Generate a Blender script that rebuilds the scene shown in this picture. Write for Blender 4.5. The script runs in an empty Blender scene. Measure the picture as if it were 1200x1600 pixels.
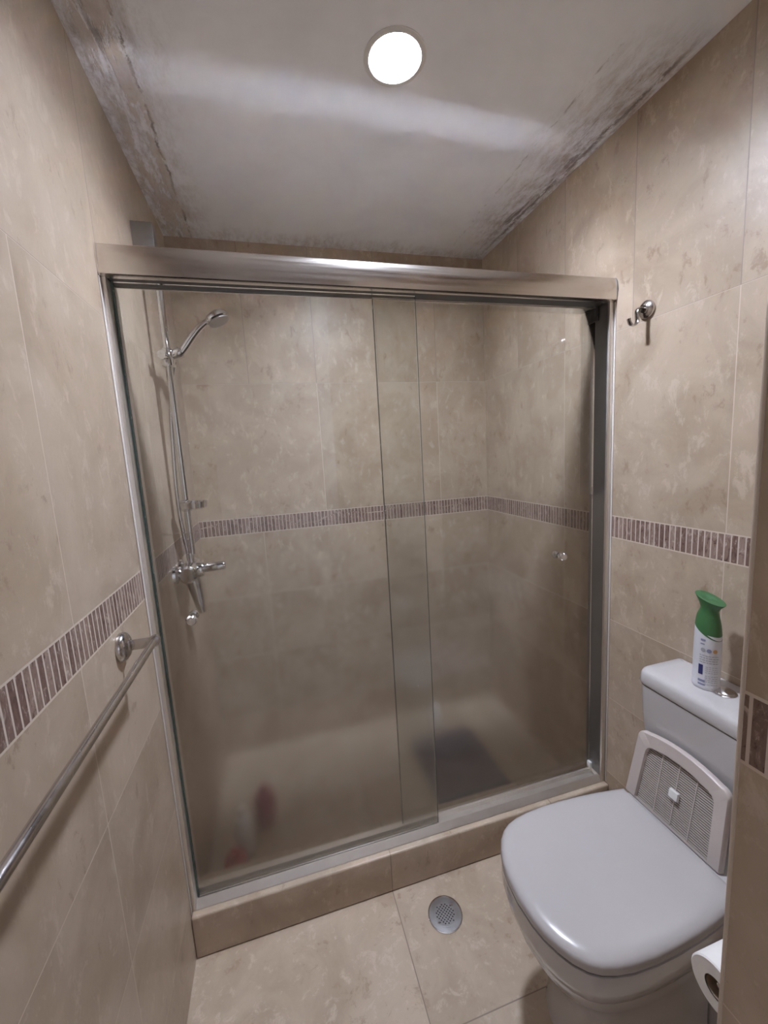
import bpy, bmesh, math, random
from mathutils import Matrix, Vector
random.seed(7)
S = bpy.context.scene
PI = math.pi

# ------------------------------------------------------------------ camera, world, exposure
W, D, H = 1.4187, 0.7719, 2.30
CAM = Vector((0.3330, -1.1512, 1.3798))
F_PX = 633.393
ROWS = ((0.96217687, -0.26625185, -0.05766822),
        (-0.09220604, -0.11909077, -0.98859265),
        (0.25634687, 0.95651834, -0.13913641))
cam_data = bpy.data.cameras.new('camera')
cam = bpy.data.objects.new('camera', cam_data)
S.collection.objects.link(cam)
r, d, f = (Vector(v).normalized() for v in ROWS)
M = Matrix(((r.x, -d.x, -f.x, CAM.x), (r.y, -d.y, -f.y, CAM.y), (r.z, -d.z, -f.z, CAM.z), (0, 0, 0, 1)))
cam.matrix_world = M
cam_data.sensor_fit = 'HORIZONTAL'
cam_data.sensor_width = 36
cam_data.lens = 36 * F_PX / 1200
cam_data.clip_start = 0.01
S.camera = cam
S.view_settings.view_transform = 'Standard'
S.view_settings.look = 'None'
S.view_settings.exposure = 0.0
S.view_settings.gamma = 1.0
S.view_settings.use_curve_mapping = False
world = bpy.data.worlds.new('world')
S.world = world
world.use_nodes = True
world.node_tree.nodes['Background'].inputs[0].default_value = (0.5, 0.5, 0.55, 1)
world.node_tree.nodes['Background'].inputs[1].default_value = 0.05
try:
    S.cycles.max_bounces = 14
    S.cycles.diffuse_bounces = 8
    S.cycles.glossy_bounces = 6
    S.cycles.transmission_bounces = 10
    S.cycles.transparent_max_bounces = 16
    S.cycles.blur_glossy = 0.0
    S.cycles.sample_clamp_indirect = 120
    S.cycles.use_denoising = True
except Exception:
    pass
LAMP = (0.70, -0.12)
LAMP_STRENGTH = 800.0
LAMP_COL = (0.90, 0.965, 1.12)

# ------------------------------------------------------------------ node helpers
class N:
    def __init__(self, name):
        self.m = bpy.data.materials.new(name)
        self.m.use_nodes = True
        self.t = self.m.node_tree
        self.t.nodes.clear()
        self.out = self.t.nodes.new('ShaderNodeOutputMaterial')
    def node(self, ty, **kw):
        n = self.t.nodes.new(ty)
        for k, v in kw.items():
            setattr(n, k, v)
        return n
    def link(self, a, b):
        self.t.links.new(a, b)
    def setin(self, n, key, v):
        if hasattr(v, 'is_output') or isinstance(v, bpy.types.NodeSocket):
            self.link(v, n.inputs[key])
        else:
            n.inputs[key].default_value = v
    def math(self, op, a, b=None, c=None, clamp=False):
        n = self.node('ShaderNodeMath', operation=op, use_clamp=clamp)
        self.setin(n, 0, a)
        if b is not None: self.setin(n, 1, b)
        if c is not None: self.setin(n, 2, c)
        return n.outputs[0]
    def pos(self):
        g = self.node('ShaderNodeNewGeometry')
        s = self.node('ShaderNodeSeparateXYZ')
        self.link(g.outputs['Position'], s.inputs[0])
        return g.outputs['Position'], s.outputs[0], s.outputs[1], s.outputs[2]
    def noise(self, vec, scale, detail=4, rough=0.55, dist=0.0, color=False):
        n = self.node('ShaderNodeTexNoise')
        if vec is not None: self.link(vec, n.inputs['Vector'])
        n.inputs['Scale'].default_value = scale
        n.inputs['Detail'].default_value = detail
        n.inputs['Roughness'].default_value = rough
        n.inputs['Distortion'].default_value = dist
        return n.outputs['Color' if color else 'Fac']
    def scale(self, vec, s):
        n = self.node('ShaderNodeVectorMath', operation='MULTIPLY')
        self.link(vec, n.inputs[0]); n.inputs[1].default_value = s
        return n.outputs[0]
    def comb(self, x, y, z):
        n = self.node('ShaderNodeCombineXYZ')
        for i, v in enumerate((x, y, z)): self.setin(n, i, v)
        return n.outputs[0]
    def mr(self, v, a, b, c=0.0, d=1.0, smooth=True):
        n = self.node('ShaderNodeMapRange')
        n.interpolation_type = 'SMOOTHSTEP' if smooth else 'LINEAR'
        self.setin(n, 0, v)
        for i, q in enumerate((a, b, c, d)): self.setin(n, i + 1, q)
        return n.outputs[0]
    def mix(self, fac, a, b, blend='MIX'):
        n = self.node('ShaderNodeMix', data_type='RGBA', blend_type=blend)
        self.setin(n, 0, fac)
        self.setin(n, 6, a if not isinstance(a, tuple) else (*a, 1)[:4])
        self.setin(n, 7, b if not isinstance(b, tuple) else (*b, 1)[:4])
        return n.outputs[2]
    def line(self, c, spacing, offset, half):
        a = self.math('SUBTRACT', c, offset)
        a = self.math('DIVIDE', a, spacing)
        a = self.math('ADD', a, 0.5)
        a = self.math('FRACT', a)
        a = self.math('SUBTRACT', a, 0.5)
        a = self.math('ABSOLUTE', a)
        a = self.math('MULTIPLY', a, spacing)
        return self.math('LESS_THAN', a, half)
    def at(self, c, v, half):
        a = self.math('SUBTRACT', c, v)
        a = self.math('ABSOLUTE', a)
        return self.math('LESS_THAN', a, half)
    def cell(self, c, spacing, offset):
        a = self.math('SUBTRACT', c, offset)
        a = self.math('DIVIDE', a, spacing)
        return self.math('FLOOR', a)
    def bsdf(self, color, rough=0.4, metal=0.0, bump=None, bump_s=0.2, bump_d=0.002, coat=0.0, **kw):
        b = self.node('ShaderNodeBsdfPrincipled')
        self.setin(b, 'Base Color', (*color, 1)[:4] if isinstance(color, tuple) else color)
        self.setin(b, 'Roughness', rough)
        self.setin(b, 'Metallic', metal)
        if coat: b.inputs['Coat Weight'].default_value = coat
        for k, v in kw.items(): self.setin(b, k, v)
        if bump is not None:
            n = self.node('ShaderNodeBump')
            n.inputs['Strength'].default_value = bump_s
            n.inputs['Distance'].default_value = bump_d
            self.link(bump, n.inputs['Height'])
            self.link(n.outputs[0], b.inputs['Normal'])
        return b
    def done(self, shader):
        self.link(shader, self.out.inputs[0])
        return self.m

def simple(name, col, rough=0.4, metal=0.0, coat=0.0, noise=0.03, nscale=30, bump=0.05):
    n = N(name)
    p, x, y, z = n.pos()
    k = n.noise(p, nscale, 3)
    lo = tuple(c * (1 - noise) for c in col); hi = tuple(min(1, c * (1 + noise)) for c in col)
    c = n.mix(k, lo, hi)
    rr = n.mr(k, 0.2, 0.8, max(0.02, rough - 0.03), rough + 0.03)
    return n.done(n.bsdf(c, rr, metal, bump=k, bump_s=bump, bump_d=0.001, coat=coat).outputs[0])

TILE_LO = (0.375, 0.292, 0.215)
TILE_HI = (0.480, 0.393, 0.305)
GROUT = (0.60, 0.52, 0.44)

def travertine(n, p, cellv, axis):
    """beige travertine colour, height"""
    off = n.node('ShaderNodeTexWhiteNoise', noise_dimensions='3D')
    n.link(cellv, off.inputs['Vector'])
    sh = n.scale(off.outputs['Color'], (7.0, 7.0, 7.0))
    add = n.node('ShaderNodeVectorMath', operation='ADD')
    n.link(p, add.inputs[0]); n.link(sh, add.inputs[1])
    v = add.outputs[0]
    big = n.noise(v, 5.0, 5, 0.6, 0.6)
    st = n.scale(v, (1.0, 1.0, 0.6))
    mid = n.noise(st, 26.0, 8, 0.72, 0.35)
    fine = n.noise(v, 130.0, 3, 0.6)
    c = n.mix(n.mr(big, 0.3, 0.7), TILE_LO, TILE_HI)
    pale = n.mr(mid, 0.53, 0.66)
    c = n.mix(n.math('MULTIPLY', pale, 0.5), c, (0.60, 0.515, 0.43))
    patch = n.mr(n.noise(v, 9.0, 4, 0.6), 0.44, 0.6)
    pits = n.math('MULTIPLY', n.mr(mid, 0.45, 0.36), patch)
    c = n.mix(n.math('MULTIPLY', pits, 0.6), c, (0.27, 0.185, 0.125))
    specks = n.math('MULTIPLY', n.mr(fine, 0.68, 0.74), patch)
    c = n.mix(n.math('MULTIPLY', specks, 0.35), c, (0.22, 0.15, 0.10))
    tone = n.mr(off.outputs['Value'], 0.0, 1.0, 0.94, 1.05, smooth=False)
    tc = n.comb(tone, tone, tone)
    c = n.mix(1.0, c, tc, 'MULTIPLY')
    return c, mid, pits

def wall_tile(name, axis, v0=-0.41, v0low=None, upper=0.295, v0up=None):
    n = N(name)
    p, x, y, z = n.pos()
    u = x if axis == 'x' else y
    v0low = v0 if v0low is None else v0low
    v0up = v0 if v0up is None else v0up
    low = n.math('LESS_THAN', z, 1.061)
    band = n.math('MULTIPLY', n.math('GREATER_THAN', z, 1.061), n.math('LESS_THAN', z, 1.134))
    up = n.math('GREATER_THAN', z, 1.722)
    mid = n.math('MULTIPLY', n.math('GREATER_THAN', z, 1.134), n.math('LESS_THAN', z, 1.722))
    g = 0.0011
    l_low = n.math('MAXIMUM', n.line(z, 0.2925, 1.061, g), n.line(u, 0.59, v0low, g))
    l_mid = n.line(u, 0.59, v0, g)
    l_up = n.line(u, upper, v0up, g)
    grout = n.math('MULTIPLY', l_low, low)
    grout = n.math('MAXIMUM', grout, n.math('MULTIPLY', l_mid, mid))
    grout = n.math('MAXIMUM', grout, n.math('MULTIPLY', l_up, up))
    grout = n.math('MAXIMUM', grout, n.at(z, 1.722, g))
    grout = n.math('MAXIMUM', grout, n.at(z, 1.061, 0.0018))
    grout = n.math('MAXIMUM', grout, n.at(z, 1.134, 0.0018))
    # cells
    cz = n.math('ADD', n.math('MULTIPLY', n.cell(z, 0.2925, 1.061), low),
                n.math('ADD', n.math('MULTIPLY', mid, 20.0), n.math('MULTIPLY', up, 31.0)))
    cu = n.math('ADD', n.math('MULTIPLY', n.cell(u, 0.59, v0), n.math('SUBTRACT', 1.0, up)),
                n.math('MULTIPLY', n.cell(u, upper, v0up), up))
    cv = n.comb(cu, cz, 3.0 if axis == 'x' else 5.0)
    col, h, pits = travertine(n, p, cv, axis)
    # mosaic strip of upright brown stone sticks
    pitch = 0.0163
    sticks = n.line(u, pitch, 0.0, 0.0017)
    si = n.cell(u, pitch, 0.0)
    wn = n.node('ShaderNodeTexWhiteNoise', noise_dimensions='2D')
    n.link(n.comb(si, 1.7, 0), wn.inputs['Vector'])
    sv = n.scale(p, (60.0, 60.0, 26.0))
    sn = n.noise(sv, 1.5, 5, 0.7, 1.0)
    bc = n.mix(wn.outputs['Value'], (0.155, 0.095, 0.078), (0.30, 0.215, 0.18))
    bc = n.mix(n.mr(sn, 0.52, 0.72), bc, (0.50, 0.42, 0.37))
    bc = n.mix(n.mr(sn, 0.46, 0.34), bc, (0.10, 0.055, 0.045))
    bc = n.mix(sticks, bc, (0.58, 0.50, 0.44))
    col = n.mix(band, col, bc)
    groutc = n.mix(up, GROUT, (0.30, 0.25, 0.21))
    col = n.mix(grout, col, groutc)
    anyg = n.math('MAXIMUM', grout, n.math('MULTIPLY', band, sticks))
    hh = n.math('MULTIPLY', h, 0.12)
    hh = n.math('SUBTRACT', hh, n.math('MULTIPLY', pits, 0.10))
    hh = n.math('SUBTRACT', hh, n.math('MULTIPLY', anyg, 0.8))
    rough = n.mr(h, 0.3, 0.7, 0.30, 0.44)
    rough = n.math('ADD', rough, n.math('MULTIPLY', anyg, 0.3))
    b = n.bsdf(col, rough, 0.0, bump=hh, bump_s=0.35, bump_d=0.0015)
    b.inputs['Specular IOR Level'].default_value = 0.5
    return n.done(b.outputs[0])

def floor_tile(name, ox, oy, s=0.59, zline=False, grout_col=(0.24, 0.19, 0.15)):
    n = N(name)
    p, x, y, z = n.pos()
    l = n.line(x, s, ox, 0.0014)
    if oy is not None:
        l = n.math('MAXIMUM', l, n.line(y, s, oy, 0.0014))
        cv = n.comb(n.cell(x, s, ox), n.cell(y, s, oy), 9.0)
    else:
        cv = n.comb(n.cell(x, s, ox), 2.0, 9.0)
    col, h, pits = travertine(n, p, cv, 'f')
    col = n.mix(l, col, grout_col)
    hh = n.math('SUBTRACT', n.math('MULTIPLY', h, 0.15), n.math('MULTIPLY', l, 0.8))
    return n.done(n.bsdf(col, n.mr(h, 0.3, 0.7, 0.30, 0.45), 0.0, bump=hh, bump_s=0.3, bump_d=0.0015).outputs[0])

def ceiling_mat():
    n = N('stained_plaster_ceiling')
    p, x, y, z = n.pos()
    a = n.noise(p, 3.0, 4, 0.6, 0.4)
    base = n.mix(n.mr(a, 0.35, 0.65), (0.83, 0.85, 0.90), (0.89, 0.91, 0.955))
    big = n.noise(p, 5.0, 5, 0.6, 0.3)
    mold = n.noise(n.scale(p, (1.8, 0.7, 1.0)), 20.0, 10, 0.78, 0.2)
    spots = n.noise(p, 75.0, 5, 0.7, 0.3)
    # mould strip on the right edge
    wob = n.math('MULTIPLY', n.math('SUBTRACT', big, 0.5), 0.22)
    xr = n.math('ADD', x, wob)
    right = n.mr(xr, 1.14, 1.41, 0, 1)
    yr = n.math('MULTIPLY', n.mr(y, -0.36, -0.20), n.mr(y, 0.75, 0.45, 0.25, 1.0))
    right = n.math('MULTIPLY', right, yr)
    left = n.mr(n.math('ADD', x, wob), 0.24, 0.02)
    back = n.mr(n.math('ADD', y, wob), 0.64, 0.78, 0, 0.6)
    edge = n.math('MAXIMUM', n.math('MAXIMUM', right, n.math('MULTIPLY', left, 0.85)), back)
    stain = n.math('MULTIPLY', edge, n.mr(mold, 0.38, 0.66))
    stain = n.math('ADD', stain, n.math('MULTIPLY', edge, 0.12), clamp=True)
    col = n.mix(n.math('MULTIPLY', stain, 0.8), base, (0.33, 0.265, 0.235))
    # sharp dark streaks running along the side walls
    sv = n.comb(n.math('MULTIPLY', x, 26.0), n.math('MULTIPLY', y, 4.0), 0.0)
    streak = n.mr(n.noise(sv, 1.0, 8, 0.72, 0.3), 0.52, 0.64)
    s1 = n.math('MULTIPLY', streak, n.math('MULTIPLY', n.mr(x, 1.24, 1.36), yr))
    s2 = n.math('MULTIPLY', streak, n.math('MULTIPLY', n.mr(x, 0.17, 0.06), n.mr(x, 0.0, 0.035)))
    wl = n.math('MULTIPLY', n.math('SUBTRACT', n.noise(p, 9.0, 6, 0.7), 0.5), 0.035)
    crack = n.math('MULTIPLY', n.mr(n.math('ABSOLUTE', n.math('SUBTRACT', n.math('ADD', x, wl), 1.392)), 0.011, 0.002), n.math('MULTIPLY', yr, n.mr(mold, 0.42, 0.5)))
    crack2 = n.math('MULTIPLY', n.mr(n.math('ABSOLUTE', n.math('SUBTRACT', n.math('ADD', x, wl), 1.215)), 0.005, 0.001), n.math('MULTIPLY', n.mr(mold, 0.46, 0.6), n.math('MULTIPLY', yr, 0.6)))
    crack3 = n.math('MULTIPLY', n.mr(n.math('ABSOLUTE', n.math('SUBTRACT', n.math('ADD', x, wl), 0.105)), 0.006, 0.001), n.mr(mold, 0.42, 0.52))
    s1 = n.math('MAXIMUM', n.math('MAXIMUM', s1, crack), n.math('MAXIMUM', crack2, crack3))
    col = n.mix(n.math('MULTIPLY', n.math('MAXIMUM', s1, n.math('MULTIPLY', s2, 0.6)), 0.75), col, (0.12, 0.085, 0.075))
    dots = n.math('MULTIPLY', n.mr(spots, 0.60, 0.68), n.math('MULTIPLY', edge, n.mr(mold, 0.45, 0.6)))
    col = n.mix(n.math('MULTIPLY', dots, 0.6), col, (0.12, 0.09, 0.08))
    # flaked patches of lighter plaster by the left wall
    fl = n.noise(n.comb(n.math('MULTIPLY', x, 24.0), n.math('MULTIPLY', y, 6.5), 1.0), 1.0, 5, 0.6, 0.15)
    flm = n.math('MULTIPLY', n.mr(fl, 0.45, 0.50), n.math('MULTIPLY', n.mr(x, 0.14, 0.09), n.mr(x, 0.015, 0.03)))
    col = n.mix(n.math('MULTIPLY', flm, 0.7), col, (0.56, 0.50, 0.46))
    hh = n.math('ADD', n.math('MULTIPLY', flm, 0.6), n.math('MULTIPLY', mold, n.math('MULTIPLY', edge, 0.6)))
    hh = n.math('ADD', hh, n.math('MULTIPLY', n.noise(p, 40.0, 3), 0.06))
    return n.done(n.bsdf(col, 0.6, 0.0, bump=hh, bump_s=0.5, bump_d=0.004).outputs[0])

def metal(name, col, rough, n_s=0.05, streak=False):
    n = N(name)
    p, x, y, z = n.pos()
    v = n.scale(p, (3.0, 120.0, 120.0)) if streak else n.scale(p, (40.0, 40.0, 40.0))
    k = n.noise(v, 1.0, 4, 0.6)
    c = n.mix(k, tuple(q * 0.9 for q in col), col)
    return n.done(n.bsdf(c, n.mr(k, 0.3, 0.7, max(0.02, rough - n_s), rough + n_s), 1.0).outputs[0])

def glass_mat():
    n = N('limescale_frosted_glass')
    p, x, y, z = n.pos()
    big = n.noise(p, 3.0, 4, 0.5, 0.3)
    zz = n.math('ADD', z, n.math('MULTIPLY', n.math('SUBTRACT', big, 0.5), 0.18))
    frost = n.mr(zz, 1.27, 1.09, 0.0, 1.0)

    grime = n.noise(p, 60.0, 4, 0.6)
    tr = n.node('ShaderNodeBsdfTransparent')
    tr.inputs[0].default_value = (0.972, 0.978, 0.970, 1)
    rf = n.node('ShaderNodeBsdfRefraction')
    rf.distribution = 'GGX'
    rf.inputs['Color'].default_value = (0.972, 0.978, 0.970, 1)
    rf.inputs['IOR'].default_value = 1.35
    rgh = n.math('ADD', n.mr(zz, 1.22, 1.02, 0.012, 0.10), n.mr(zz, 1.02, 0.35, 0.0, 0.10))
    n.link(rgh, rf.inputs['Roughness'])
    clear_cut = n.mr(zz, 1.222, 1.218, 0.0, 1.0)
    m1 = n.node('ShaderNodeMixShader')
    n.link(clear_cut, m1.inputs[0])
    n.link(tr.outputs[0], m1.inputs[1]); n.link(rf.outputs[0], m1.inputs[2])
    df = n.node('ShaderNodeBsdfDiffuse'); df.inputs[0].default_value = (0.62, 0.60, 0.56, 1)
    tl = n.node('ShaderNodeBsdfTranslucent'); tl.inputs[0].default_value = (0.62, 0.60, 0.56, 1)
    film = n.node('ShaderNodeMixShader'); film.inputs[0].default_value = 0.5
    n.link(df.outputs[0], film.inputs[1]); n.link(tl.outputs[0], film.inputs[2])
    m2 = n.node('ShaderNodeMixShader')
    n.link(n.math('ADD', n.mr(frost, 0.0, 1.0, 0.025, 0.05), n.mr(grime, 0.55, 0.75, 0.0, 0.02)), m2.inputs[0])
    n.link(m1.outputs[0], m2.inputs[1]); n.link(film.outputs[0], m2.inputs[2])
    fr = n.node('ShaderNodeFresnel'); fr.inputs[0].default_value = 1.45
    gl = n.node('ShaderNodeBsdfGlossy')
    gl.inputs['Color'].default_value = (1, 1, 1, 1)
    n.link(n.mr(frost, 0.0, 1.0, 0.015, 0.14), gl.inputs['Roughness'])
    m3 = n.node('ShaderNodeMixShader')
    n.link(fr.outputs[0], m3.inputs[0])
    n.link(m2.outputs[0], m3.inputs[1]); n.link(gl.outputs[0], m3.inputs[2])
    return n.done(m3.outputs[0])

MT = {}
MT['wall_y'] = wall_tile('beige_wall_tile_side', 'y')
MT['wall_l'] = wall_tile('beige_wall_tile_left', 'y', upper=0.59, v0up=-0.045)
MT['wall_x'] = wall_tile('beige_wall_tile_back', 'x', v0=0.566, v0low=0.27)
MT['floor'] = floor_tile('beige_floor_tile', 0.58, -0.408)
MT['curb'] = floor_tile('beige_curb_tile', 0.58, None)
MT['ceiling'] = ceiling_mat()
MT['alu'] = metal('satin_aluminium', (0.80, 0.765, 0.73), 0.22, 0.05, True)
MT['alu_satin'] = metal('satin_jamb_aluminium', (0.78, 0.74, 0.69), 0.42, 0.04)
MT['alu_shaded'] = metal('shaded_aluminium', (0.33, 0.335, 0.34), 0.38)  # darker copy of the aluminium for faces that reflect dark
MT['chrome'] = metal('chrome', (0.82, 0.83, 0.85), 0.07, 0.03)
MT['steel'] = metal('brushed_stainless_steel', (0.60, 0.57, 0.55), 0.20, 0.05)
MT['drain'] = metal('drain_stainless_steel', (0.42, 0.42, 0.43), 0.36, 0.05)
MT['glass'] = glass_mat()
MT['edge_seal'] = simple('greenish_glass_edge', (0.06, 0.10, 0.09), 0.25)
MT['ceramic'] = simple('white_glazed_ceramic', (0.54, 0.525, 0.53), 0.10, coat=0.4, noise=0.01, bump=0.0)
MT['lid'] = simple('white_plastic_seat', (0.475, 0.455, 0.455), 0.22, coat=0.2, noise=0.01, bump=0.0)
MT['cream'] = simple('aged_white_plastic', (0.54, 0.48, 0.455), 0.35, noise=0.03)
MT['trim'] = simple('pale_trim_strip', (0.58, 0.50, 0.42), 0.4)
MT['silicone'] = simple('white_silicone', (0.60, 0.56, 0.53), 0.4)
MT['black'] = simple('hole_shade', (0.012, 0.011, 0.01), 0.7)
MT['gap'] = simple('dark_gap', (0.05, 0.048, 0.05), 0.7)  # near-black: shade in seams and louvre gaps put into colour; also one bumper
MT['white'] = simple('white_can_sleeve', (0.66, 0.67, 0.72), 0.3, noise=0.02)
MT['green'] = simple('green_plastic', (0.050, 0.155, 0.058), 0.32, noise=0.1)
MT['blue'] = simple('navy_print', (0.03, 0.035, 0.15), 0.4)
MT['bluetext'] = simple('blue_grey_print', (0.25, 0.27, 0.42), 0.4)
MT['greytext'] = simple('grey_print', (0.36, 0.36, 0.40), 0.4)
MT['orange'] = simple('orange_print', (0.60, 0.33, 0.12), 0.4)
MT['red'] = simple('red_plastic', (0.36, 0.03, 0.035), 0.3)
MT['mauve'] = simple('mauve_plastic', (0.33, 0.09, 0.13), 0.3)
MT['pwhite'] = simple('white_plastic', (0.75, 0.75, 0.74), 0.3)
MT['paper'] = simple('tissue_paper', (0.80, 0.79, 0.78), 0.95, noise=0.03, nscale=120, bump=0.4)
MT['card'] = simple('cardboard', (0.30, 0.23, 0.17), 0.9)
MT['door'] = simple('white_painted_door', (0.62, 0.60, 0.57), 0.35)
def emit_mat(name='lit_diffuser', k=1.0):
    n = N(name)
    e = n.node('ShaderNodeEmission')
    e.inputs[0].default_value = (*LAMP_COL, 1)
    e.inputs[1].default_value = LAMP_STRENGTH * k
    return n.done(e.outputs[0])
MT['emit'] = emit_mat()
MT['emit_hall_fill'] = emit_mat('hall_fill_diffuser', 0.19)
MT['hall_paint'] = simple('white_hall_paint', (0.80, 0.80, 0.82), 0.6)
MT['guide'] = simple('grey_shaded_channel', (0.075, 0.08, 0.08), 0.45)
MT['mat'] = simple('dark_mauve_grey_rubber', (0.11, 0.095, 0.11), 0.6)
MT['lip'] = metal('polished_top_lip', (0.90, 0.89, 0.87), 0.125, 0.008)

# ------------------------------------------------------------------ mesh helpers
COL = S.collection
def link_mesh(name, bm, mat, parent=None, smooth=True, angle=35):
    bmesh.ops.recalc_face_normals(bm, faces=bm.faces)
    me = bpy.data.meshes.new(name)
    bm.to_mesh(me); bm.free()
    o = bpy.data.objects.new(name, me)
    COL.objects.link(o)
    if mat: me.materials.append(MT[mat])
    if smooth:
        me.polygons.foreach_set('use_smooth', [True] * len(me.polygons))
        try: me.set_sharp_from_angle(angle=math.radians(angle))
        except Exception: pass
    if parent:
        o.parent = parent
        o.matrix_parent_inverse = parent.matrix_world.inverted() if False else Matrix.Translation(-Vector(parent.location))
    return o
def thing(name, loc, label, cat, group=None):
    o = bpy.data.objects.new(name, None)
    o.empty_display_size = 0.03
    COL.objects.link(o)
    o.location = loc
    o['label'] = label; o['category'] = cat
    if group: o['group'] = group
    return o
def tag(o, label, cat, group=None):
    o['label'] = label; o['category'] = cat
    if group: o['group'] = group
    return o
def structure(o):
    o['kind'] = 'structure'
    return o
def box(bm, a, b, bevel=0.0, seg=2):
    t = bmesh.new()
    bmesh.ops.create_cube(t, size=1.0)
    for v in t.verts:
        v.co = Vector([(a[i] + b[i]) / 2 + v.co[i] * (b[i] - a[i]) for i in range(3)])
    if bevel > 0:
        bmesh.ops.bevel(t, geom=list(t.edges), offset=bevel, segments=seg, profile=0.5, affect='EDGES')
    merge(bm, t)
    return bm
def merge(bm, t, mtx=None):
    if mtx is not None: bmesh.ops.transform(t, matrix=mtx, verts=t.verts)
    vm = {}
    for v in t.verts: vm[v] = bm.verts.new(v.co)
    for fc in t.faces:
        try: bm.faces.new([vm[v] for v in fc.verts])
        except ValueError: pass
    t.free()
def loft(bm, rings, cap0=True, cap1=True, closed=True):
    vs = [[bm.verts.new(p) for p in rg] for rg in rings]
    k = len(rings[0])
    for a, b in zip(vs, vs[1:]):
        for i in range(k if closed else k - 1):
            j = (i + 1) % k
            bm.faces.new((a[i], a[j], b[j], b[i]))
    if cap0: bm.faces.new(list(reversed(vs[0])))
    if cap1: bm.faces.new(vs[-1])
    return bm
def frame_of(dirv):
    dirv = Vector(dirv).normalized()
    up = Vector((0, 0, 1)) if abs(dirv.z) < 0.9 else Vector((0, 1, 0))
    a = dirv.cross(up).normalized(); b = dirv.cross(a).normalized()
    return a, b
def tube(bm, pts, rad, seg=16, cap=True):
    pts = [Vector(p) for p in pts]
    rads = rad if isinstance(rad, (list, tuple)) else [rad] * len(pts)
    a = None; rings = []
    for i, p in enumerate(pts):
        if i == 0: t = pts[1] - p
        elif i == len(pts) - 1: t = p - pts[i - 1]
        else: t = (pts[i + 1] - pts[i - 1])
        t.normalize()
        if a is None: a, b = frame_of(t)
        else:
            a = (a - t * a.dot(t)).normalized(); b = t.cross(a).normalized()
        b = t.cross(a).normalized()
        rings.append([p + (a * math.cos(2 * PI * k / seg) + b * math.sin(2 * PI * k / seg)) * rads[i] for k in range(seg)])
    return loft(bm, rings, cap, cap)
def lathe(bm, origin, axis, prof, seg=40, cap0=True, cap1=True, squash=None):
    """prof: list of (radius, distance along axis)"""
    o = Vector(origin); ax = Vector(axis).normalized(); a, b = frame_of(ax)
    if squash: a = a * squash[0]; b = b * squash[1]
    rings = [[o + ax * h + (a * math.cos(2 * PI * k / seg) + b * math.sin(2 * PI * k / seg)) * max(rr, 1e-5) for k in range(seg)] for rr, h in prof]
    return loft(bm, rings, cap0, cap1)
def prism_x(bm, prof, x0, x1):
    """prof: list of (y,z) extruded along x"""
    return loft(bm, [[(x0, y, z) for y, z in prof], [(x1, y, z) for y, z in prof]])
def bez(p0, p1, p2, p3, n=14):
    out = []
    for i in range(n + 1):
        t = i / n; s = 1 - t
        out.append(Vector(p0) * s**3 + Vector(p1) * 3 * s * s * t + Vector(p2) * 3 * s * t * t + Vector(p3) * t**3)
    return out
def new(): return bmesh.new()

# ------------------------------------------------------------------ the room shell
YN = -1.62      # doorway behind the camera
PY, PX = -0.888, 0.752   # corner of the wall block beside the toilet
structure(link_mesh('floor', box(new(), (-0.1, YN, -0.08), (W + 0.1, D + 0.1, 0)), 'floor', smooth=False))
cb = new()
KC = 48
hole = [(LAMP[0] + 0.062 * math.cos(2 * PI * k / KC), LAMP[1] + 0.062 * math.sin(2 * PI * k / KC)) for k in range(KC)]
X0_, X1_, Y0_, Y1_ = -0.1, W + 0.1, YN, D + 0.1
def to_edge(p):
    dx_, dy_ = p[0] - LAMP[0], p[1] - LAMP[1]
    ts = []
    if dx_ > 1e-9: ts.append((X1_ - LAMP[0]) / dx_)
    if dx_ < -1e-9: ts.append((X0_ - LAMP[0]) / dx_)
    if dy_ > 1e-9: ts.append((Y1_ - LAMP[1]) / dy_)
    if dy_ < -1e-9: ts.append((Y0_ - LAMP[1]) / dy_)
    k_ = min(ts)
    return (LAMP[0] + dx_ * k_, LAMP[1] + dy_ * k_)
# make the outer ring include the four corners
angs = sorted([2 * PI * k / KC for k in range(KC)] + [math.atan2(cy_ - LAMP[1], cx_ - LAMP[0]) % (2 * PI) for cx_ in (X0_, X1_) for cy_ in (Y0_, Y1_)])
inn = [(LAMP[0] + 0.062 * math.cos(a), LAMP[1] + 0.062 * math.sin(a)) for a in angs]
out_ = [to_edge(p) for p in inn]
R4 = [[(x_, y_, z_) for x_, y_ in rg] for rg, z_ in ((inn, H + 0.08), (inn, H), (out_, H), (out_, H + 0.08))]
R4.append(R4[0])
loft(cb, R4, False, False)
bmesh.ops.remove_doubles(cb, verts=cb.verts, dist=1e-6)
structure(link_mesh('ceiling', cb, 'ceiling', smooth=False))
structure(link_mesh('wall_left', box(new(), (-0.1, YN, 0), (0, D + 0.1, H)), 'wall_l', smooth=False))
structure(link_mesh('wall_right', box(new(), (W, PY, 0), (W + 0.1, D + 0.1, H)), 'wall_y', smooth=False))
structure(link_mesh('wall_back', box(new(), (0, D, 0), (W, D + 0.1, H)), 'wall_x', smooth=False))
structure(link_mesh('wall_near', box(new(), (PX, YN, 0), (W + 0.1, PY, H)), 'wall_y', smooth=False))
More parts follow.
